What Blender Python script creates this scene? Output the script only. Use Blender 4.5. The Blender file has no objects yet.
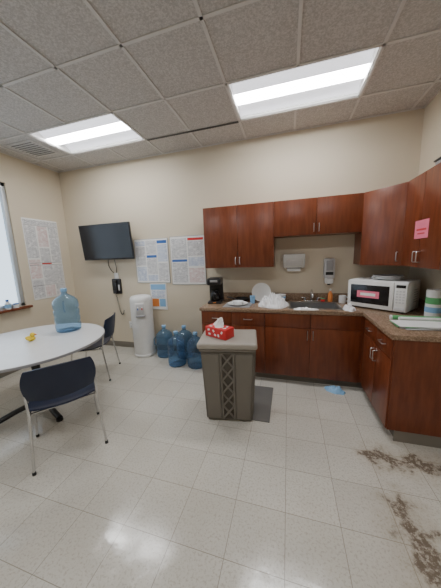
import bpy, bmesh, math, random
from mathutils import Vector, Matrix, noise
random.seed(4)
D=3.3263;XL=-3.7851;XR=1.4064;H=3.06;YB=-2.6
scene=bpy.context.scene
# ------------------------------------------------------------------ materials
def nodes(name):
    m=bpy.data.materials.new(name);m.use_nodes=True
    nt=m.node_tree;return m,nt,nt.nodes['Principled BSDF']
def mat(name,col,rough=.5,metal=0,**kw):
    m,nt,b=nodes(name)
    b.inputs['Base Color'].default_value=(*col,1);b.inputs['Roughness'].default_value=rough;b.inputs['Metallic'].default_value=metal
    for k,v in kw.items():
        b.inputs[k.replace('_',' ')].default_value=v
    # subtle procedural variation
    tc=nt.nodes.new('ShaderNodeTexCoord');n=nt.nodes.new('ShaderNodeTexNoise');n.inputs['Scale'].default_value=14
    nt.links.new(tc.outputs['Object'],n.inputs['Vector'])
    mx=nt.nodes.new('ShaderNodeMix');mx.data_type='RGBA'
    mx.inputs['A'].default_value=(*[c*.94 for c in col],1);mx.inputs['B'].default_value=(*[min(1,c*1.04) for c in col],1)
    nt.links.new(n.outputs['Fac'],mx.inputs['Factor']);nt.links.new(mx.outputs['Result'],b.inputs['Base Color'])
    return m
def emis(name,col,s):
    m,nt,b=nodes(name);b.inputs['Base Color'].default_value=(*col,1)
    b.inputs['Emission Color'].default_value=(*col,1);b.inputs['Emission Strength'].default_value=s;return m
def mth(nt,op,a,b=None,clamp=False):
    n=nt.nodes.new('ShaderNodeMath');n.operation=op;n.use_clamp=clamp
    for i,v in enumerate((a,b)):
        if v is None: continue
        if isinstance(v,(int,float)): n.inputs[i].default_value=v
        else: nt.links.new(v,n.inputs[i])
    return n.outputs[0]
def mixc(nt,f,a,b):
    n=nt.nodes.new('ShaderNodeMix');n.data_type='RGBA'
    for k,v in (('Factor',f),('A',a),('B',b)):
        if isinstance(v,tuple): n.inputs[k].default_value=(*v,1)
        elif isinstance(v,(int,float)): n.inputs[k].default_value=v
        else: nt.links.new(v,n.inputs[k])
    return n.outputs['Result']
def nz(nt,scale,detail=3,vec=None,rough=.5):
    n=nt.nodes.new('ShaderNodeTexNoise');n.inputs['Scale'].default_value=scale;n.inputs['Detail'].default_value=detail;n.inputs['Roughness'].default_value=rough
    if vec is None:
        tc=nt.nodes.new('ShaderNodeTexCoord');vec=tc.outputs['Object']
    nt.links.new(vec,n.inputs['Vector']);return n.outputs['Fac']
def mrange(nt,v,a,b,c=0,d=1):
    n=nt.nodes.new('ShaderNodeMapRange');n.interpolation_type='SMOOTHSTEP'
    nt.links.new(v,n.inputs[0])
    for i,x in enumerate((a,b,c,d)): n.inputs[i+1].default_value=x
    return n.outputs[0]
def bump(nt,b,h,s,dist=.01):
    n=nt.nodes.new('ShaderNodeBump');n.inputs['Strength'].default_value=s;n.inputs['Distance'].default_value=dist
    nt.links.new(h,n.inputs['Height']);nt.links.new(n.outputs[0],b.inputs['Normal'])

def floor_mat():
    m,nt,b=nodes('vinyl_tile')
    tc=nt.nodes.new('ShaderNodeTexCoord');v=tc.outputs['Object']
    br=nt.nodes.new('ShaderNodeTexBrick');br.offset=0;br.squash=1
    for k,x in (('Scale',1),('Brick Width',.305),('Row Height',.305),('Mortar Size',.0019),('Mortar Smooth',.1),('Bias',0)): br.inputs[k].default_value=x
    br.inputs['Color1'].default_value=(.57,.545,.485,1);br.inputs['Color2'].default_value=(.63,.605,.54,1);br.inputs['Mortar'].default_value=(.31,.28,.23,1)
    nt.links.new(v,br.inputs['Vector'])
    sp=mrange(nt,nz(nt,75,4,v,.75),.50,.62)
    c=mixc(nt,mth(nt,'MULTIPLY',sp,.55),br.outputs['Color'],(.36,.32,.25))
    sp2=mrange(nt,nz(nt,2.2,4,v),.45,.75)
    c=mixc(nt,mth(nt,'MULTIPLY',sp2,.20),c,(.42,.37,.29))
    # dried dirt lines where an appliance stood
    s=nt.nodes.new('ShaderNodeSeparateXYZ');nt.links.new(v,s.inputs[0]);X,Y=s.outputs[0],s.outputs[1]
    d1=mth(nt,'ADD',mth(nt,'ABSOLUTE',mth(nt,'SUBTRACT',Y,1.79)),mth(nt,'MAXIMUM',mth(nt,'SUBTRACT',.62,X),0))
    d2=mth(nt,'ADD',mth(nt,'MULTIPLY',mth(nt,'ABSOLUTE',mth(nt,'SUBTRACT',X,.69)),.9),mth(nt,'MAXIMUM',mth(nt,'SUBTRACT',Y,1.45),0))
    d=mth(nt,'MINIMUM',d1,d2)
    n1=mth(nt,'MULTIPLY',mth(nt,'SUBTRACT',nz(nt,9,5,v,.65),.5),.44)
    dd=mth(nt,'ADD',d,n1)
    mask=mth(nt,'MULTIPLY',mrange(nt,dd,.08,.02),mrange(nt,nz(nt,38,6,v,.75),.38,.52))
    halo=mth(nt,'MULTIPLY',mrange(nt,dd,.20,.02),.40)
    c=mixc(nt,halo,c,(.38,.31,.22));c=mixc(nt,mth(nt,'MULTIPLY',mask,.90),c,(.115,.078,.048))
    nt.links.new(c,b.inputs['Base Color'])
    r=mrange(nt,nz(nt,7,4,v),.3,.7,.09,.20)
    r=mth(nt,'ADD',r,mth(nt,'MULTIPLY',mask,.5));nt.links.new(r,b.inputs['Roughness'])
    bump(nt,b,nz(nt,14,3,v),.10,.01)
    return m
def wall_mat():
    m,nt,b=nodes('painted_wall')
    c=mixc(nt,nz(nt,1.5,2),(.65,.57,.44),(.68,.60,.465));nt.links.new(c,b.inputs['Base Color']);b.inputs['Roughness'].default_value=.55
    bump(nt,b,nz(nt,160,3),.08,.003);return m
def ceil_mat():
    m,nt,b=nodes('acoustic_tile')
    f=mrange(nt,nz(nt,75,5,None,.8),.42,.60)
    c=mixc(nt,f,(.46,.44,.42),(.64,.615,.595));nt.links.new(c,b.inputs['Base Color']);b.inputs['Roughness'].default_value=.95
    bump(nt,b,f,.3,.005);return m
def wood_mat():
    m,nt,b=nodes('cherry_laminate')
    tc=nt.nodes.new('ShaderNodeTexCoord');mp=nt.nodes.new('ShaderNodeMapping');mp.inputs['Scale'].default_value=(9,9,1.1)
    nt.links.new(tc.outputs['Object'],mp.inputs[0])
    f=mrange(nt,nz(nt,3.2,6,mp.outputs[0],.55),.3,.7)
    c=mixc(nt,f,(.135,.031,.011),(.195,.050,.018))
    nt.links.new(c,b.inputs['Base Color']);b.inputs['Roughness'].default_value=.32;return m
def counter_mat():
    m,nt,b=nodes('laminate_counter')
    c=mixc(nt,mrange(nt,nz(nt,70,5,None,.7),.42,.6),(.21,.135,.085),(.35,.245,.165));nt.links.new(c,b.inputs['Base Color']);b.inputs['Roughness'].default_value=.25;return m
def print_mat(name,ink,paper=(.80,.80,.80),w=.05,h=.014,mort=.0038,bias=0.,thr=.0):
    m,nt,b=nodes(name)
    tc=nt.nodes.new('ShaderNodeTexCoord');s=nt.nodes.new('ShaderNodeSeparateXYZ');nt.links.new(tc.outputs['Object'],s.inputs[0])
    cb=nt.nodes.new('ShaderNodeCombineXYZ');nt.links.new(mth(nt,'ADD',s.outputs[0],s.outputs[1]),cb.inputs[0]);nt.links.new(s.outputs[2],cb.inputs[1])
    br=nt.nodes.new('ShaderNodeTexBrick');br.offset=.37;br.offset_frequency=2
    for k,x in (('Scale',1),('Brick Width',w),('Row Height',h),('Mortar Size',mort),('Mortar Smooth',.1),('Bias',bias)): br.inputs[k].default_value=x
    br.inputs['Color1'].default_value=(*ink,1);br.inputs['Color2'].default_value=(*[i*.5+p*.5 for i,p in zip(ink,paper)],1);br.inputs['Mortar'].default_value=(*paper,1)
    nt.links.new(cb.outputs[0],br.inputs['Vector'])
    c=mixc(nt,mrange(nt,nz(nt,22,2,cb.outputs[0]),.52,.68),br.outputs['Color'],paper)
    nt.links.new(c,b.inputs['Base Color']);b.inputs['Roughness'].default_value=.4;return m
M={}
M['floor']=floor_mat();M['wall']=wall_mat();M['ceil']=ceil_mat();M['wood']=wood_mat();M['counter']=counter_mat()
M['gap_shade']=mat('shadow_gap',(.03,.012,.006),.7)  # near-black carcass colour, paints in the shade between doors
M['base']=mat('cove_base_rubber',(.20,.18,.15),.5)
M['tbar']=mat('t_bar_white',(.66,.64,.62),.5)
M['white']=mat('white_plastic',(.80,.80,.78),.35)
M['whitep']=mat('white_paper',(.86,.86,.84),.7)
M['offw']=mat('laminate_white',(.76,.77,.78),.22)
M['edge']=mat('edge_band_grey',(.30,.30,.31),.5)
M['black']=mat('black_plastic',(.012,.012,.014),.35)
M['screen']=mat('tv_screen',(.006,.006,.008),.22)
M['navy']=mat('navy_plastic',(.010,.018,.048),.4)
M['chrome']=mat('chrome',(.62,.62,.62),.18,1.)
M['steel']=mat('brushed_steel',(.55,.55,.55),.32,1.)
M['taupe']=mat('taupe_plastic',(.17,.153,.127),.5)
M['taupel']=mat('taupe_lid',(.36,.33,.285),.45)
M['tauped']=mat('taupe_dark',(.07,.06,.046),.6)
M['red']=mat('red_card',(.60,.03,.03),.5)
M['pink']=mat('pink_note',(.85,.20,.30),.7)
M['blue']=mat('blue_ink',(.04,.14,.45),.5)
M['lblue']=mat('light_blue',(.25,.48,.75),.5)
M['green']=mat('green_wrap',(.12,.42,.16),.4)
M['yellow']=mat('yellow_plastic',(.85,.62,.03),.35)
M['orange']=mat('orange_ink',(.75,.25,.06),.5)
M['grey']=mat('grey_plastic',(.33,.33,.34),.4)
M['lgrey']=mat('light_grey_plastic',(.60,.60,.60),.35)
M['mat']=mat('grey_mat',(.15,.145,.135),.8)
M['alu']=mat('window_aluminium',(.50,.52,.53),.4,.3)
M['lamp']=emis('lamp_lens',(.985,.99,1),37.)
M['lampside']=emis('lamp_side_diffuser',(.90,.91,.97),1.1)
M['pr_grey']=print_mat('print_grey',(.17,.18,.21))
M['pr_blue']=print_mat('print_blue',(.12,.22,.44),(.77,.80,.85))
M['pr_red']=print_mat('print_red',(.48,.18,.17),(.82,.79,.78))
M['cloth']=mat('white_cloth',(.82,.82,.83),.9)
g,nt,b=nodes('window_glass');b.inputs['Base Color'].default_value=(.95,.98,1,1);b.inputs['Roughness'].default_value=.02;b.inputs['Transmission Weight'].default_value=1;b.inputs['IOR'].default_value=1.05;M['glass']=g
def jugmat(name,a,bb):
    g,nt,b=nodes(name);b.inputs['Roughness'].default_value=.06;b.inputs['Transmission Weight'].default_value=.93;b.inputs['IOR'].default_value=1.22
    c=mixc(nt,nz(nt,6,2),a,bb);nt.links.new(c,b.inputs['Base Color']);M[name]=g
jugmat('jug_clear_blue',(.54,.73,.90),(.64,.81,.95))
jugmat('jug_deep_blue',(.46,.67,.88),(.54,.73,.92))
# ------------------------------------------------------------------ builder
class B:
    def __init__(s,name,loc=(0,0,0),rz=0.):
        s.name=name;s.loc=loc;s.rz=rz;s.bm=bmesh.new();s.mats=[]
    def mi(s,m):
        if m not in s.mats: s.mats.append(m)
        return s.mats.index(m)
    def merge(s,t,m,smooth=True):
        i=s.mi(m)
        for f in t.faces: f.material_index=i;f.smooth=smooth
        bmesh.ops.recalc_face_normals(t,faces=t.faces[:])
        me=bpy.data.meshes.new('tmp');t.to_mesh(me);t.free();s.bm.from_mesh(me);bpy.data.meshes.remove(me)
    def box(s,c,sz,m,bev=0.,rot=None,seg=2):
        t=bmesh.new();bmesh.ops.create_cube(t,size=1)
        bmesh.ops.scale(t,vec=sz,verts=t.verts)
        if bev>0: bmesh.ops.bevel(t,geom=t.edges[:],offset=min(bev,min(sz)*.49),segments=seg,profile=.5,affect='EDGES')
        if rot: t.transform(rot.to_4x4() if len(rot)==3 else rot)
        bmesh.ops.translate(t,vec=c,verts=t.verts);s.merge(t,m);return s
    def bx(s,x0,x1,y0,y1,z0,z1,m,bev=0.): return s.box(((x0+x1)/2,(y0+y1)/2,(z0+z1)/2),(abs(x1-x0),abs(y1-y0),abs(z1-z0)),m,bev)
    def lathe(s,prof,m,c=(0,0,0),n=36,rot=None):
        t=bmesh.new();rings=[]
        for r,z in prof:
            if r<1e-5: rings.append([t.verts.new((0,0,z))])
            else: rings.append([t.verts.new((r*math.cos(2*math.pi*k/n),r*math.sin(2*math.pi*k/n),z)) for k in range(n)])
        for a,b in zip(rings,rings[1:]):
            for k in range(n):
                k2=(k+1)%n
                if len(a)==1 and len(b)==1: continue
                if len(a)==1: t.faces.new((a[0],b[k],b[k2]))
                elif len(b)==1: t.faces.new((a[k],a[k2],b[0]))
                else: t.faces.new((a[k],a[k2],b[k2],b[k]))
        if rot: t.transform(rot.to_4x4())
        bmesh.ops.translate(t,vec=c,verts=t.verts);s.merge(t,m);return s
    def cyl(s,p,q,r,m,n=20,r2=None):
        p,q=Vector(p),Vector(q);L=(q-p).length;rot=(q-p).to_track_quat('Z','Y').to_matrix()
        r2=r if r2 is None else r2
        return s.lathe([(0,0),(r,0),(r2,L),(0,L)],m,p,n,rot)
    def tube(s,pts,r,m,n=10,fil=0.,closed=False):
        P=[Vector(p) for p in pts]
        if fil>0:
            Q=[P[0]]
            for a,b,c in zip(P,P[1:],P[2:]):
                d1=(a-b);d2=(c-b);f=min(fil,d1.length*.45,d2.length*.45);A=b+d1.normalized()*f;C=b+d2.normalized()*f
                for k in range(7):
                    u=k/6;Q.append(A*(1-u)**2+b*2*u*(1-u)+C*u*u)
            Q.append(P[-1]);P=Q
        t=bmesh.new();rings=[];N=None
        for i,p in enumerate(P):
            T=(P[min(i+1,len(P)-1)]-P[max(i-1,0)]).normalized()
            if N is None: N=T.orthogonal().normalized()
            N=(N-T*N.dot(T)).normalized();Bn=T.cross(N)
            rings.append([t.verts.new(p+(N*math.cos(2*math.pi*k/n)+Bn*math.sin(2*math.pi*k/n))*r) for k in range(n)])
        for a,b in zip(rings,rings[1:]):
            for k in range(n): t.faces.new((a[k],a[(k+1)%n],b[(k+1)%n],b[k]))
        t.faces.new(rings[0]);t.faces.new(rings[-1]);s.merge(t,m);return s
    def surf(s,fn,nu,nv,m,th=0.):
        t=bmesh.new();V=[[t.verts.new(fn(-1+2*i/nu,-1+2*j/nv)) for j in range(nv+1)] for i in range(nu+1)]
        for i in range(nu):
            for j in range(nv): t.faces.new((V[i][j],V[i+1][j],V[i+1][j+1],V[i][j+1]))
        bmesh.ops.recalc_face_normals(t,faces=t.faces[:])
        if th: bmesh.ops.solidify(t,geom=t.faces[:],thickness=th)
        s.merge(t,m);return s
    def prism(s,poly,z0,z1,m,bev=0.):
        t=bmesh.new();a=[t.verts.new((x,y,z0)) for x,y in poly];b=[t.verts.new((x,y,z1)) for x,y in poly];n=len(poly)
        t.faces.new(a[::-1]);t.faces.new(b)
        for k in range(n): t.faces.new((a[k],a[(k+1)%n],b[(k+1)%n],b[k]))
        if bev: bmesh.ops.bevel(t,geom=t.edges[:],offset=bev,segments=2,affect='EDGES')
        s.merge(t,m);return s
    def frustum(s,c0,s0,c1,s1,m,bev=0.):
        t=bmesh.new()
        V=[t.verts.new((c[0]+sx*sz[0]/2,c[1]+sy*sz[1]/2,c[2])) for c,sz in ((c0,s0),(c1,s1)) for sx,sy in ((-1,-1),(1,-1),(1,1),(-1,1))]
        t.faces.new(V[:4][::-1]);t.faces.new(V[4:])
        for k in range(4): t.faces.new((V[k],V[(k+1)%4],V[4+(k+1)%4],V[4+k]))
        if bev: bmesh.ops.bevel(t,geom=t.edges[:],offset=bev,segments=3,affect='EDGES')
        s.merge(t,m);return s
    def done(s,ang=38):
        me=bpy.data.meshes.new(s.name);s.bm.to_mesh(me);s.bm.free()
        for m in s.mats: me.materials.append(M[m])
        me.set_sharp_from_angle(angle=math.radians(ang))
        o=bpy.data.objects.new(s.name,me);scene.collection.objects.link(o)
        o.location=s.loc;o.rotation_euler=(0,0,s.rz);return o
def RX(a):return Matrix.Rotation(a,3,'X')
def RY(a):return Matrix.Rotation(a,3,'Y')
def RZ(a):return Matrix.Rotation(a,3,'Z')
# ------------------------------------------------------------------ room shell
B('floor').bx(XL-.15,XR+.15,YB-.15,D+.15,-.1,0,'floor').done()
B('wall_back').bx(XL-.15,XR+.15,D,D+.15,0,H+.15,'wall').done()
B('wall_right').bx(XR,XR+.15,YB,D,0,H+.15,'wall').done()
B('wall_front').bx(XL-.15,XR+.15,YB-.15,YB,0,H+.15,'wall').done()
WY0,WY1,WZ0,WZ1=.55,2.47,.92,2.66
w=B('wall_left')
w.bx(XL-.15,XL,YB,WY0,0,H+.15,'wall').bx(XL-.15,XL,WY1,D,0,H+.15,'wall').bx(XL-.15,XL,WY0,WY1,0,WZ0,'wall').bx(XL-.15,XL,WY0,WY1,WZ1,H+.15,'wall').done()
w=B('window_1')
xm=XL-.05
for a,b_,c,d in ((WY0,WY0+.05,WZ0,WZ1),(WY1-.05,WY1,WZ0,WZ1),(WY0,WY1,WZ0,WZ0+.05),(WY0,WY1,WZ1-.05,WZ1),((WY0+WY1)/2-.03,(WY0+WY1)/2+.03,WZ0,WZ1)):
    w.bx(xm-.03,xm+.03,a,b_,c,d,'alu',.004)
w.bx(xm-.004,xm+.004,WY0+.04,WY1-.04,WZ0+.04,WZ1-.04,'glass').done()
B('window_sill').bx(XL-.02,XL+.07,WY0-.03,WY1+.05,WZ0-.035,WZ0,'wood',.006).done()
# ceiling: cells with openings for troffers
P=.61;gx0=-.55-6*P;gy0=2.27-8*P
lights=[(-.55,2.27),(-2.99,2.27),(-.55,-.17),(-2.99,-.17)]
def inlight(x,y): return any(lx<x<lx+2*P and ly<y<ly+P for lx,ly in lights)
c=B('ceiling')
xs=[XL-.1]+[gx0+P*k for k in range(0,12) if XL<gx0+P*k<XR]+[XR+.1]
ys=[YB-.1]+[gy0+P*k for k in range(0,12) if YB<gy0+P*k<D]+[D+.1]
for a,b_ in zip(xs,xs[1:]):
    for e,f in zip(ys,ys[1:]):
        if inlight((a+b_)/2,(e+f)/2): continue
        c.bx(a,b_,e,f,H,H+.02,'ceil')
c.done()
g=B('ceiling_grid')
for x in xs[1:-1]:
    cuts=[(ly,ly+P) for lx,ly in lights if abs(lx+P-x)<.01]
    cur=YB
    for u,v in sorted(cuts): g.bx(x-.012,x+.012,cur,u,H-.008,H-.0005,'tbar');cur=v
    g.bx(x-.012,x+.012,cur,D,H-.008,H-.0005,'tbar')
for y in ys[1:-1]: g.bx(XL,XR,y-.012,y+.012,H-.008,H-.0005,'tbar')
g.bx(XL,XL+.02,YB,D,H-.01,H-.0005,'tbar').bx(XR-.02,XR,YB,D,H-.01,H-.0005,'tbar').bx(XL,XR,D-.02,D,H-.01,H-.0005,'tbar')
g.done()
for lx,ly in lights:
    t=B('troffer_light',(lx+P,ly+P/2,H))
    a,b_=P-.005,P/2-.005
    t.bx(-a,a,-b_,b_,.10,.11,'white')
    for sg in (-1,1):
        t.bx(-a,a,sg*b_,sg*(b_-.02),.0,.10,'white');t.bx(sg*a,sg*(a-.02),-b_,b_,.0,.10,'white')
        # curved side diffusers
        t.surf(lambda u,v,sg=sg:(u*(a-.02),sg*(.085+(v+1)/2*(b_-.105)),.03+.05*math.cos((v)*math.pi/2)),2,10,'lampside',.004)
    def lens(u,v): return (u*(a-.03),v*.085,.03-.02*math.cos(v*math.pi/2))
    t.surf(lens,2,10,'lamp',.004)
    t.done()
v=B('ceiling_air_vent',(-3.60+P/2,2.27+P/2,H))
v.box((0,0,-.006),(.40,.40,.008),'tbar',.002)
for k in range(8): v.box((0,-.155+k*.044,-.013),(.34,.022,.004),'tauped',0,RX(.5))
v.done()
B('ceiling_dark_strip').bx(-1.75,-.56,2.87,2.90,H-.012,H-.0085,'black').done()  # thin black strip along part of a ceiling grid line
for nm,a in (('baseboard_back',(XL,XR,D-.008,D,0,.10)),('baseboard_left',(XL,XL+.008,YB,D-.01,0,.10)),('baseboard_right',(XR-.008,XR,YB,1.97,0,.10))):
    B(nm).bx(*a,'base',.002).done()
# ------------------------------------------------------------------ kitchen
def handle_v(b,x,y,z,axis,L=.10):
    # wire pull, vertical; axis: outward normal
    n=Vector(axis)*.028;p=Vector((x,y,z))
    b.tube([p+Vector((0,0,-L/2)),p+n+Vector((0,0,-L/2)),p+n+Vector((0,0,L/2)),p+Vector((0,0,L/2))],.0045,'steel',8,.012)
x0=-1.06;cf=2.72;ct=.87
b=B('base_cabinet')
b.bx(x0,-.03,cf,D-.012,.10,ct,'gap_shade').bx(-.03,.62,cf,D-.012,.10,.70,'gap_shade').bx(-.03,.62,cf,cf+.03,.70,ct,'gap_shade').bx(.62,.80,cf,D-.012,.10,ct,'gap_shade');b.bx(x0+.01,.86,cf+.06,D-.012,0,.10,'base')
b.bx(x0-.002,x0+.016,cf-.004,D-.012,.0,ct,'wood')
b.bx(.80,XR-.012,2.005,D-.012,.10,ct,'gap_shade');b.bx(.86,XR-.012,2.005,D-.012,0,.10,'base')
b.bx(.79,XR-.012,1.99,2.006,.10,ct,'wood');b.bx(.845,XR-.012,1.995,2.006,0,.10,'base')
def front(x,xx,z,zz): b.bx(x+.002,xx-.002,cf-.02,cf,z+.002,zz-.002,'wood',.0015)
# back run: drawer stacks left, sink base right
xsn=[x0+.0,-.66,-.26,.25,.76]
for k,(p,q) in enumerate(zip(xsn,xsn[1:])):
    front(p,q,.70,.865);front(p,q,.10,.70)
    if k<2: b.tube([((p+q)/2-.05,cf-.02,.785),((p+q)/2-.05,cf-.048,.785),((p+q)/2+.05,cf-.048,.785),((p+q)/2+.05,cf-.02,.785)],.0045,'steel',8,.012)
handle_v(b,-.69,cf-.02,.60,(0,-1,0));handle_v(b,-.63,cf-.02,.60,(0,-1,0));handle_v(b,.22,cf-.02,.62,(0,-1,0));handle_v(b,.28,cf-.02,.62,(0,-1,0))
b.bx(.76,.80,cf-.006,cf,.10,.865,'wood');b.bx(.79,.80,cf-.05,cf,.10,.865,'wood')
ysn=[2.0,2.33,2.66]
for p,q in zip(ysn,ysn[1:]):
    b.bx(.78,.80,p+.002,q-.002,.702,.863,'wood',.0015);b.bx(.78,.80,p+.002,q-.002,.102,.698,'wood',.0015)
    b.tube([(.78,(p+q)/2-.05,.785),(.752,(p+q)/2-.05,.785),(.752,(p+q)/2+.05,.785),(.78,(p+q)/2+.05,.785)],.0045,'steel',8,.012)
handle_v(b,.78,2.30,.60,(-1,0,0));handle_v(b,.78,2.36,.60,(-1,0,0))
b.done()
c=B('countertop');F=D-.64;sx0,sx1,sy0,sy1=.02,.58,2.79,3.18
c.bx(x0-.02,sx0,F,D-.012,ct,.91,'counter',.004).bx(sx1,.766,F,D-.012,ct,.91,'counter',.004)
c.bx(sx0,sx1,F,sy0,ct,.91,'counter').bx(sx0,sx1,sy1,D-.012,ct,.91,'counter')
c.bx(.766,XR-.012,1.976,D-.012,ct,.91,'counter',.004)
c.bx(x0-.02,XR-.012,D-.03,D-.012,.91,1.01,'counter',.003).bx(XR-.03,XR-.012,1.976,D-.03,.91,1.01,'counter',.003)
c.done()
k=B('kitchen_sink')
for a in ((sx0-.02,sx0+.012,sy0-.02,sy1+.02),(sx1-.012,sx1+.02,sy0-.02,sy1+.02),(sx0,sx1,sy0-.02,sy0+.012),(sx0,sx1,sy1-.012,sy1+.02)): k.bx(*a,.9102,.914,'steel',.001)
k.bx(sx0+.008,sx0+.012,sy0,sy1,.74,.912,'steel').bx(sx1-.012,sx1-.008,sy0,sy1,.74,.912,'steel').bx(sx0+.01,sx1-.01,sy0+.008,sy0+.012,.74,.912,'steel').bx(sx0+.01,sx1-.01,sy1-.012,sy1-.008,.74,.912,'steel').bx(sx0+.01,sx1-.01,sy0+.01,sy1-.01,.735,.74,'steel')
k.done()
f=B('sink_faucet',(.30,3.235,.9105))
f.box((0,0,.008),(.20,.05,.016),'chrome',.007)
f.tube([(0,0,.01),(0,0,.13),(0,-.02,.16),(0,-.20,.13),(0,-.21,.09)],.011,'chrome',12,.03)
for sg in (-1,1): f.cyl((sg*.08,0,.016),(sg*.08,0,.05),.016,'chrome');f.box((sg*.10,-.005,.055),(.06,.014,.010),'chrome',.004)
f.done()
# uppers
zt,zb,zs=2.171,1.39,1.7585
u=B('upper_cabinet');yf=D-.31
u.bx(-1.083,-.172,yf,D-.003,zb,zt,'wood').bx(-.172,.796,yf,D-.003,zs,zt,'wood')
u.bx(-1.078,-.177,yf-.004,yf,zb+.005,zt-.005,'gap_shade').bx(-.168,.79,yf-.004,yf,zs+.005,zt-.005,'gap_shade')
for p,q,z in ((-1.083,-.6275,zb),(-.6275,-.172,zb),(-.172,.312,zs),(.312,.796,zs)):
    u.bx(p+.002,q-.002,yf-.024,yf-.004,z,zt,'wood',.0015)
for x,z in ((-.655,zb+.09),(-.60,zb+.09),(.285,zs+.08),(.34,zs+.08)): handle_v(u,x,yf-.024,z,(0,-1,0),.09)
pl=[(.798,D-.003),(.798,D-.315),(XR-.315,D-.61),(XR-.003,D-.61),(XR-.003,D-.003)]
u.prism(pl,zb,zt,'wood')
A=Vector((.798,D-.315,0));Bv=Vector((XR-.315,D-.61,0));dr=(Bv-A);n=Vector((dr.y,-dr.x,0)).normalized();ang=math.atan2(dr.y,dr.x);mid=(A+Bv)/2+n*.012
u.box((mid.x,mid.y,(zb+zt)/2),(dr.length-.012,.02,zt-zb),'wood',.0015,RZ(ang))
hp=Bv-dr.normalized()*.045+n*.022;handle_v(u,hp.x,hp.y,zb+.09,n,.09)
xf=XR-.31
u.bx(xf,XR-.003,1.48,D-.612,zb,zt,'wood');u.bx(xf-.004,xf,1.485,D-.615,zb+.005,zt-.005,'gap_shade')
yy=[D-.612,2.41,2.10,1.79,1.48]
for q,p in zip(yy,yy[1:]): u.bx(xf-.024,xf-.004,p+.002,q-.002,zb,zt,'wood',.0015)
for y in (2.44,2.38,1.82,1.76): handle_v(u,xf-.024,y,zb+.09,(-1,0,0),.09)
u.done()
B('pink_note').bx(xf-.0262,xf-.0245,2.29,2.50,1.635,1.785,'pink').bx(xf-.0268,xf-.0262,2.32,2.47,1.70,1.715,'red').bx(xf-.0268,xf-.0262,2.34,2.45,1.67,1.68,'red').done()
tb=B('storage_basket',(1.27,2.35,zt))
tb.frustum((0,0,.0),(.18,.30),(0,0,.09),(.20,.34),'grey',.01).box((0,0,.095),(.21,.35,.014),'black',.004).box((0,.02,.115),(.13,.2,.05),'whitep',.01);tb.done()
# dispensers
d=B('paper_towel_dispenser',(.075,D,1.45))
d.frustum((0,-.055,-.09),(.27,.10),(0,-.045,.09),(.28,.085),'steel',.008).box((0,-.102,-.02),(.19,.006,.07),'lgrey',.003).box((0,-.06,-.094),(.20,.05,.01),'black',.002).box((0,-.065,-.112),(.17,.004,.05),'whitep');d.done()
d=B('soap_dispenser',(.51,D,1.30))
d.box((0,-.05,.04),(.13,.095,.26),'lgrey',.025,None,4).box((0,-.102,.08),(.08,.01,.13),'grey',.004).box((0,-.06,-.12),(.10,.10,.07),'white',.02).cyl((0,-.07,-.17),(0,-.07,-.15),.018,'black').box((0,-.10,-.02),(.09,.012,.04),'black',.005);d.done()
# microwave
mw=B('microwave_oven',(0,0,0))
pa=Vector((.675,2.995,0));pb=Vector((1.12,2.637,0));dv=pb-pa;ag=math.atan2(dv.y,dv.x);W=dv.length;dep=.37
nn=Vector((-dv.y,dv.x,0)).normalized();ctr=(pa+pb)/2+nn*dep/2
mw.loc=(ctr.x,ctr.y,.911);mw.rz=ag
hh=.305;fy=-dep/2
mw.box((0,.01,.012+hh/2),(W,dep-.02,hh),'white',.012)
for sx in (-1,1):
    for sy in (-1,1): mw.cyl((sx*(W/2-.04),sy*(dep/2-.05),0),(sx*(W/2-.04),sy*(dep/2-.05),.014),.014,'black',12)
mw.box((-.055,fy+.005,.012+hh/2),(W-.12,.022,hh-.012),'white',.006)
mw.box((-.055,fy-.007,.012+hh/2),(W-.19,.004,hh-.10),'screen',.0015)
mw.box((-.065,fy-.0095,.165),(W-.35,.002,.075),'pink');mw.box((-.065,fy-.0108,.165),(W-.42,.001,.03),'whitep')
mw.box((W/2-.055,fy+.005,.012+hh/2),(.105,.022,hh-.012),'white',.006)
mw.box((W/2-.055,fy-.007,.275),(.08,.003,.03),'screen')
for r in range(5):
    for q in range(3): mw.box((W/2-.082+q*.027,fy-.007,.225-r*.028),(.019,.004,.016),'lgrey',.001)
mw.box((W/2-.055,fy-.009,.045),(.085,.008,.032),'lgrey',.003)
for r in range(6): mw.box((W/2+.0005,.06,.10+r*.025),(.002,.12,.006),'grey')
mw.done()
pl=B('plate_stack',(ctr.x+.04,ctr.y-.01,.911+.012+hh))
for k,(r,mm) in enumerate(((.15,'offw'),(.148,'white'),(.14,'offw'))):
    z=k*.012;pl.lathe([(0,z),(r*.6,z),(r,z+.018),(r,z+.022),(r*.6,z+.005),(0,z+.005)],mm)
pl.done()
# coffee maker
cm=B('coffee_maker',(-.97,3.06,.911),.15)
cm.box((0,0,.015),(.19,.27,.03),'black',.01).box((0,.09,.17),(.19,.09,.31),'black',.012).box((0,-.01,.30),(.19,.26,.09),'black',.018,None,3)
cm.lathe([(0,.03),(.06,.03),(.072,.06),(.07,.12),(.045,.165),(.05,.18),(0,.18)],'screen',(0,-.045,0),24).tube([(.0,-.11,.15),(.0,-.155,.14),(.0,-.155,.07),(.0,-.115,.06)],.008,'black',8,.02)
cm.box((0,-.141,.31),(.10,.004,.03),'grey',.001).box((0,-.137,.018),(.04,.004,.012),'orange');cm.done()
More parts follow.
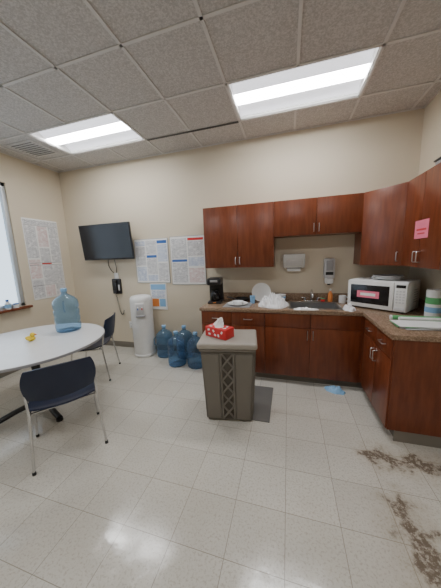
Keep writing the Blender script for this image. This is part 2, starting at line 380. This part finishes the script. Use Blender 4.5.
# dishes on the counter
dr_=B('dish_drying_mat',(-.62,2.89,.911));dr_.box((0,0,.004),(.34,.28,.008),'grey',.003);dr_.done()
def plate(b,c,r,m,rot=None):
    b.lathe([(0,0),(r*.6,0),(r,.018),(r,.022),(r*.6,.006),(0,.006)],m,c,32,rot)
p=B('dinner_plate',(-.62,2.89,.920));plate(p,(0,0,0),.13,'white');p.lathe([(0,.007),(.06,.007),(.075,.045),(.07,.045),(.055,.013),(0,.013)],'offw',(.0,0,0));p.done()
p=B('dinner_plate',(-.345,3.16,.912))
plate(p,(0,0,.128),.128,'white',RX(math.radians(76)))
p.done()
p=B('frying_pan',(-.62,3.165,.911));p.lathe([(0,0),(.08,0),(.105,.045),(.101,.045),(.077,.004),(0,.004)],'black');p.tube([(-.10,-.01,.035),(-.16,-.01,.05),(-.21,-.02,.06)],.010,'black',8);p.done()
cu=B('drinking_cup',(-.45,3.04,.911));cu.lathe([(0,0),(.028,0),(.036,.10),(.033,.10),(.025,.004),(0,.004)],'lblue',n=24);cu.done()
def heap(name,loc,rx,ry,h,m,seed,fr=7.,rz=0.,n=36):
    b=B(name,loc,rz)
    def fn(u,v):
        r=max(abs(u),abs(v));l=math.hypot(u,v) or 1
        x,y=u*r/l if l else 0,v*r/l if l else 0
        q=math.hypot(x,y)
        e=noise.noise(Vector((x*1.6+seed,y*1.6,seed)))*.28
        cr=abs(noise.noise(Vector((x*rx*fr*3,y*ry*fr*3+seed,seed*2))))
        z=h*max(0,(1-q**2.2))*(.45+1.1*cr)+.0035
        if q>.97: z=.001
        return (x*rx*(1+e),y*ry*(1+e),z)
    b.surf(fn,n,n,m);return b.done(60)
heap('crumpled_towel',(-.17,2.90,.911),.20,.14,.17,'cloth',3.1,9.,n=48)
heap('paper_napkins',(.20,2.728,.9105),.13,.031,.035,'whitep',5.7)
heap('dish_cloth',(.655,2.80,.911),.06,.10,.06,'cloth',8.2)
bw_=B('bowl_stack',(-.10,3.17,.911))
for k in range(3):
    z=k*.022;bw_.lathe([(0,z),(.035,z),(.07,z+.03),(.078,z+.055),(.074,z+.055),(.066,z+.032),(.032,z+.006),(0,z+.006)],['offw','lblue','white'][k],n=28)
bw_.done()
sc=B('red_scrub_sponge',(.44,3.22,.9145));sc.box((0,0,.018),(.05,.035,.034),'red',.006).box((0,0,.040),(.05,.035,.010),'green',.003);sc.done()
sb=B('dish_soap_bottle',(.53,3.235,.9145));sb.lathe([(0,0),(.026,0),(.03,.02),(.028,.10),(.012,.13),(.012,.14)],'orange',n=20).cyl((0,0,.14),(0,0,.165),.011,'white');sb.done()
cup=B('coffee_mug',(.66,3.17,.911));cup.lathe([(0,0),(.036,0),(.04,.01),(.041,.095),(.037,.095),(.036,.012),(0,.012)],'offw').tube([(.038,0,.078),(.068,0,.07),(.068,0,.03),(.038,0,.022)],.006,'offw',8,.02);cup.done()
# right counter clutter
gr=B('gift_wrap_roll',(1.13,2.44,.911+.02));gr.cyl((-.21,0,0),(.22,-.01,0),.02,'green').cyl((-.212,0,0),(-.2,0,0),.0205,'whitep').cyl((-.16,-.045,0),(.22,-.05,0),.019,'whitep');gr.done()
pp=B('paper_sheets',(1.10,2.24,.911))
for k in range(6): pp.box((.015*math.sin(k*2.1),.01*math.cos(k*3),.002+.004*k),(.42,.20,.003),['whitep','offw','green','whitep','green','whitep'][k],0,RZ(.12*math.sin(k*1.9)))
pp.done()
pt=B('paper_towel_roll',(1.31,2.58,.911));pt.lathe([(.02,0),(.06,0),(.062,.01),(.062,.25),(.06,.26),(.02,.26),(.02,0)],'whitep').lathe([(.0625,.05),(.0632,.05),(.0632,.10),(.0625,.10)],'lblue').lathe([(.0625,.13),(.0632,.13),(.0632,.19),(.0625,.19)],'green');pt.done()
heap('crumpled_blue_rag',(.52,2.655,0),.11,.06,.07,'lblue',2.2,rz=-.3)
B('floor_mat').bx(-.70,-.15,1.97,2.56,.0,.008,'mat',.003).done()
# ------------------------------------------------------------------ trash can
t=B('trash_can',(-.54,2.055,0),math.radians(9))
bw,bd,tw,td,hb=.435,.30,.485,.37,.72
t.frustum((0,0,0.0),(bw,bd),(0,0,hb),(tw,td),'taupe',.018)
def fy_(z): return -(bd+(td-bd)*z/hb)/2
# front side panels (raised) and recessed truss centre
for sg in (-1,1):
    for z0,z1,w0,w1,cx0,cx1 in ((.03,.69,.125,.155,.132,.150),):
        tb=bmesh.new();vs=[]
        for z,wd,cx in ((z0,w0,cx0),(z1,w1,cx1)):
            for dx,dy in ((-.5,-.012),(.5,-.012),(.5,.004),(-.5,.004)): vs.append(tb.verts.new((sg*cx+dx*wd,fy_(z)+dy,z)))
        tb.faces.new(vs[:4]);tb.faces.new(vs[4:])
        for q in range(4): tb.faces.new((vs[q],vs[(q+1)%4],vs[4+(q+1)%4],vs[4+q]))
        bmesh.ops.bevel(tb,geom=tb.edges[:],offset=.005,segments=2,affect='EDGES');t.merge(tb,'taupe')
tb=bmesh.new();q=[tb.verts.new(v) for v in ((-.062,fy_(.03)-.002,.03),(.062,fy_(.03)-.002,.03),(.066,fy_(.69)-.002,.69),(-.066,fy_(.69)-.002,.69))];tb.faces.new(q);t.merge(tb,'tauped')
nseg=5
for s_ in range(nseg):
    za=.04+s_*.13;zb_=za+.13
    for sg in (-1,1): t.tube([(-sg*.052,fy_(za)-.006,za),(sg*.052,fy_(zb_)-.006,zb_)],.009,'taupe',6)
for sg in (-1,1): t.tube([(sg*.055,fy_(.03)-.006,.03),(sg*.058,fy_(.69)-.006,.69)],.010,'taupe',6)
for sg in (-1,1):
    for yy_ in (-.08,.0,.08): t.box((sg*(bw/2+.018),yy_,.36),(.014,.03,.64),'taupe',.005,RY(sg*.042))
t.box((0,0,hb+.005),(.50,.40,.03),'taupe',.008).box((0,0,hb+.045),(.535,.425,.055),'taupel',.016,None,3)
t.done()
TT=hb+.0735
tx=B('tissue_box',(-.62,2.03,TT),math.radians(-24))
tx.box((0,0,.048),(.25,.13,.094),'red',.003)
for k,(x,z) in enumerate(((-.07,.03),(-.02,.065),(.04,.03),(.08,.065),(-.08,.07),(.0,.03))): tx.box((x,-.0655,z),(.026,.002,.018),'whitep',0,RY(k*.7))
for k,(x,y) in enumerate(((-.08,.02),(.08,-.02),(.07,.03),(-.08,-.03))): tx.box((x,y,.0955),(.03,.018,.002),'whitep',0,RZ(k))
tx.lathe([(0,0),(.045,0),(.045,.002),(0,.002)],'whitep',(0,0,.094),24)
tx.surf(lambda u,v:(u*.06*(1-.25*v)+.01*math.sin(v*3),.014*math.sin(u*5)+.012*v,.132+v*.037+.014*math.sin(u*4+1)),14,8,'whitep',.001)
tx.done(70)
# ------------------------------------------------------------------ water cooler and bottles
w=B('water_cooler',(-2.24,3.12,0),math.radians(28))
w.lathe([(0,0),(.161,0),(.170,.012),(.170,.04),(.162,.05),(.164,.10),(.169,.6),(.169,.90),(.162,.95),(.145,.972),(.10,.984),(0,.987)],'white',n=48)
w.box((0,-.160,.78),(.15,.03,.22),'white',.012).box((0,-.171,.79),(.12,.02,.17),'lgrey',.01)
for sx,mm in ((-.03,'blue'),(.03,'red')): w.cyl((sx,-.175,.82),(sx,-.205,.815),.010,'white',12).cyl((sx,-.20,.815),(sx,-.20,.785),.008,mm,12)
w.box((0,-.182,.685),(.14,.05,.02),'grey',.005)
w.done()
def bottle(name,x,y,z,rz=0.,m='jug_deep_blue'):
    b=B(name,(x,y,z),rz)
    pr=[(0,.012),(.09,.010),(.115,0),(.128,.012),(.132,.04),(.132,.085),(.125,.095),(.125,.105),(.132,.115),(.132,.165),(.125,.175),(.125,.185),(.132,.195),(.132,.245),(.124,.255),(.124,.268),(.132,.28),(.132,.33),(.122,.365),(.09,.40),(.05,.425),(.030,.44),(.028,.475)]
    inner=[(max(r-.0025,0),h+(.0025 if h<.03 else -.0008)) for r,h in pr[::-1]]
    b.lathe(pr+inner,m,n=40).lathe([(0,.466),(.031,.466),(.033,.472),(.033,.498),(.028,.502),(0,.502)],'lblue',n=24)
    b.tube([(.128,0,.33),(.165,0,.32),(.165,0,.22),(.128,0,.20)],.009,m,8,.02)
    return b.done()
bottle('water_jug',-1.88,3.14,0,-2.3);bottle('water_jug',-1.55,2.90,0,-1.);bottle('water_jug',-1.25,2.91,0,-.5);bottle('water_jug',-1.55,3.175,0,.5)
# ------------------------------------------------------------------ wall things
t=B('wall_tv',(-2.84,3.19,1.84))
R_=RX(math.radians(5))
def tv(c,s_,m,bev): t.box(tuple(R_@Vector(c)),s_,m,bev,R_)
tv((0,0,0),(.98,.035,.57),'black',.008);tv((0,-.0185,.008),(.955,.002,.535),'screen',0);tv((0,.03,0),(.5,.03,.32),'black',.01)
t.box((0,.09,0),(.10,.09,.10),'grey',.005).box((0,.13,0),(.24,.012,.24),'grey',.002);t.done()
def poster(name,x0,x1,z0,z1,cols,frame='grey'):
    b=B(name);y=D
    b.bx(x0,x1,y-.010,y-.001,z0,z1,frame,.002).bx(x0+.008,x1-.008,y-.0115,y-.0105,z0+.008,z1-.008,'whitep')
    for (a,c,e,f,m) in cols:
        X0=x0+.012+(x1-x0-.024)*a;X1=x0+.012+(x1-x0-.024)*c;Z0=z0+.012+(z1-z0-.024)*e;Z1=z0+.012+(z1-z0-.024)*f
        b.bx(X0,X1,y-.0135,y-.0125+.0008,Z0,Z1,m)
    b.done()
poster('framed_safety_poster',-2.41,-1.80,1.155,1.86,[(0.02,.32,.86,.97,'pr_blue'),(.02,.32,.40,.84,'pr_grey'),(.02,.32,.03,.37,'pr_blue'),(.35,.66,.66,.97,'pr_grey'),(.35,.66,.58,.64,'blue'),(.35,.66,.20,.56,'pr_grey'),(.35,.66,.03,.18,'pr_blue'),(.69,.98,.90,.97,'blue'),(.69,.98,.48,.88,'pr_blue'),(.69,.98,.03,.45,'pr_grey')])
poster('framed_notice_board',-1.765,-1.19,1.125,1.87,[(0.02,.48,.55,.97,'pr_grey'),(.02,.48,.48,.53,'blue'),(.02,.48,.03,.46,'pr_grey'),(.52,.98,.92,.97,'red'),(.52,.98,.60,.90,'pr_grey'),(.52,.98,.38,.57,'pr_blue'),(.52,.98,.03,.34,'pr_red')])
poster('info_flyer',-2.18,-1.885,.71,1.145,[(0.0,1,.78,1,'lblue'),(.05,.95,.45,.75,'pr_blue'),(.05,.5,.10,.42,'orange'),(.55,.95,.10,.42,'lblue')],'whitep')
b=B('labor_law_poster');x=XL
b.bx(x+.001,x+.008,2.60,3.15,.97,2.22,'whitep',.001)
for (y0,y1,z0,z1,m) in ((2.61,3.14,2.13,2.20,'pr_grey'),(2.61,2.78,1.62,2.11,'pr_grey'),(2.80,2.96,1.80,2.11,'pr_red'),(2.98,3.14,1.55,2.11,'pr_grey'),(2.80,2.96,1.55,1.78,'pr_grey'),(2.61,2.78,1.30,1.60,'pr_red'),(2.80,2.96,1.52,1.54,'red'),(2.80,3.14,1.20,1.50,'pr_grey'),(2.61,2.78,1.0,1.28,'pr_grey'),(2.80,2.96,1.0,1.18,'pr_red'),(2.98,3.14,1.0,1.18,'pr_grey')):
    b.bx(x+.0085,x+.0095,y0,y1,z0,z1,m)
for z in (1.19,1.51,1.545,2.12): b.bx(x+.0085,x+.0098,2.61,3.14,z-.004,z+.004,'grey')
b.done()
ph=B('wall_phone',(-2.82,D,1.10))
ph.box((0,-.02,0),(.17,.04,.26),'black',.012).box((.0,-.05,.0),(.055,.03,.21),'black',.012).box((0,-.06,.09),(.065,.045,.05),'black',.015).box((0,-.06,-.09),(.065,.045,.05),'black',.015).box((.055,-.043,-.02),(.03,.006,.10),'lgrey',.002)
ph.box((0,-.008,.18),(.08,.014,.10),'white',.003)
cp=[]
for k in range(160):
    a=k*.9;s_=k/159
    cp.append((-.03+.13*s_+.010*math.cos(a),-.03+.010*math.sin(a),-.12-.34*math.sin(s_*math.pi*.75)-.05*s_))
ph.tube(cp,.003,'black',5);ph.done()
co=B('tv_power_cord');co.tube([(-2.95,D-.012,1.58),(-2.96,D-.012,1.45),(-2.90,D-.012,1.36),(-2.86,D-.012,1.33)],.005,'black',6,.05);co.tube([(-2.83,D-.012,1.58),(-2.80,D-.012,1.42),(-2.81,D-.012,1.33)],.004,'black',6,.05);co.done()
B('wall_outlet',(-2.62,D,.42)).box((0,-.005,0),(.075,.009,.12),'white',.002).box((0,-.011,.025),(.03,.004,.03),'lgrey',.001).box((0,-.011,-.025),(.03,.004,.03),'lgrey',.001).done()
# ------------------------------------------------------------------ table
tx_,ty_=-2.56,1.66
t=B('round_table',(tx_,ty_,0))
t.lathe([(0,.712),(.675,.712),(.685,.716),(.685,.736),(.680,.74),(0,.74)],'offw',n=72).lathe([(.6852,.714),(.688,.716),(.688,.734),(.6852,.738)],'edge',n=72)
t.cyl((0,0,.05),(0,0,.70),.038,'black',24).lathe([(0,.69),(.16,.69),(.16,.711),(0,.711)],'black',n=24)
for k in range(4):
    a=math.radians(-18+90*k);r=RZ(a)
    pts=[r@Vector((.02,0,.085)),r@Vector((.24,0,.065)),r@Vector((.43,0,.03))]
    t.tube(pts,.026,'black',10);t.cyl(r@Vector((.425,0,0)),r@Vector((.425,0,.03)),.03,'black',14)
t.lathe([(0,.03),(.06,.04),(.07,.09),(.04,.13),(0,.13)],'black')
t.done()
bottle('water_jug',-2.51,2.06,.741,2.6,'jug_clear_blue')
dk=B('rubber_duck',(-2.58,1.67,.741),.6)
dk.surf(lambda u,v:(.045*math.cos(v*math.pi/2)*math.cos(u*math.pi),.033*math.cos(v*math.pi/2)*math.sin(u*math.pi),.027+.027*math.sin(v*math.pi/2)+max(0,-math.cos(u*math.pi))*.012*math.cos(v*math.pi/2)),20,12,'yellow')
dk.surf(lambda u,v:(.022+.023*math.cos(v*math.pi/2)*math.cos(u*math.pi),.023*math.cos(v*math.pi/2)*math.sin(u*math.pi),.068+.023*math.sin(v*math.pi/2)),16,10,'yellow')
dk.cyl((.042,0,.066),(.060,0,.064),.010,'orange',10,.004);dk.done()
# ------------------------------------------------------------------ chairs
def chair(x,y,face):
    # local +Y is the direction the sitter faces
    rz=math.atan2(face[1],face[0])-math.pi/2
    b=B('stacking_chair',(x,y,0),rz)
    def rr(u,v,k=.35): return u*math.sqrt(1-k*v*v/2),v*math.sqrt(1-k*u*u/2)
    def seat(u,v):
        a,c=rr(u,v);return (a*.235,c*.215+.01,.445+.018*(abs(u)**2)-.012*(1-v*v)-(.025*max(0,v-.5)**2*4)+.02*max(0,-v-.6)*2)
    b.surf(seat,20,20,'navy',.012)
    def back(u,v):
        a,c=rr(u,v,.45);return (a*.235,-.225-.05*(1-u*u)-.045*(c+1)/2,.685+c*.135)
    b.surf(back,20,14,'navy',.012)
    r=.0095
    for sg in (-1,1):
        # rear leg rising into the back support
        b.tube([(sg*.245,-.25,.011),(sg*.222,-.19,.42),(sg*.222,-.225,.60),(sg*.215,-.25,.74)],r,'chrome',10,.06)
        b.tube([(sg*.245,.22,.011),(sg*.222,.165,.425),(sg*.222,-.185,.43)],r,'chrome',10,.04)
        b.cyl((sg*.245,-.25,0),(sg*.245,-.25,.022),.013,'black',12);b.cyl((sg*.245,.22,0),(sg*.245,.22,.022),.013,'black',12)
    b.tube([(-.222,.12,.425),(.222,.12,.425)],.008,'chrome');b.tube([(-.222,-.15,.425),(.222,-.15,.425)],.008,'chrome')
    return b.done(50)
chair(-1.83,1.37,(-.785,.62))
chair(-2.54,2.39,(-.90,-.43))
# sill things
s=B('hand_sanitizer_bottle',(XL+.03,2.22,WZ0+.0005));s.lathe([(0,0),(.032,0),(.034,.01),(.034,.08),(.015,.10),(.015,.11),(0,.11)],'white',n=20).cyl((0,0,.11),(0,0,.135),.018,'blue').lathe([(.0343,.02),(.0348,.02),(.0348,.07),(.0343,.07)],'lblue',n=20);s.done()
s=B('small_jar',(XL+.03,2.32,WZ0+.0005));s.lathe([(0,0),(.03,0),(.03,.05),(.0,.05)],'whitep',n=20).cyl((0,0,.05),(0,0,.065),.031,'blue');s.done()
# ------------------------------------------------------------------ light
wd=bpy.data.worlds.new('sky');scene.world=wd;wd.use_nodes=True
bg=wd.node_tree.nodes['Background'];bg.inputs[0].default_value=(.75,.87,1,1);bg.inputs[1].default_value=2.2
# ------------------------------------------------------------------ camera
yaw,pitch,roll=-.2860,-.1618,-.0365
cy,sy=math.cos(yaw),math.sin(yaw);cp_,sp=math.cos(pitch),math.sin(pitch);cr_,sr=math.cos(roll),math.sin(roll)
fw=Vector((sy*cp_,cy*cp_,sp));r=Vector((cy,-sy,0));up=r.cross(fw)
r2=r*cr_+up*sr;u2=-r*sr+up*cr_
cd=bpy.data.cameras.new('camera');cam=bpy.data.objects.new('camera',cd);scene.collection.objects.link(cam)
mx=Matrix((r2,u2,-fw)).transposed().to_4x4();mx.translation=(0,0,1.5473);cam.matrix_world=mx
cd.sensor_fit='AUTO';cd.sensor_width=36;cd.lens=231.7479/588*36;cd.clip_start=.01
scene.camera=cam
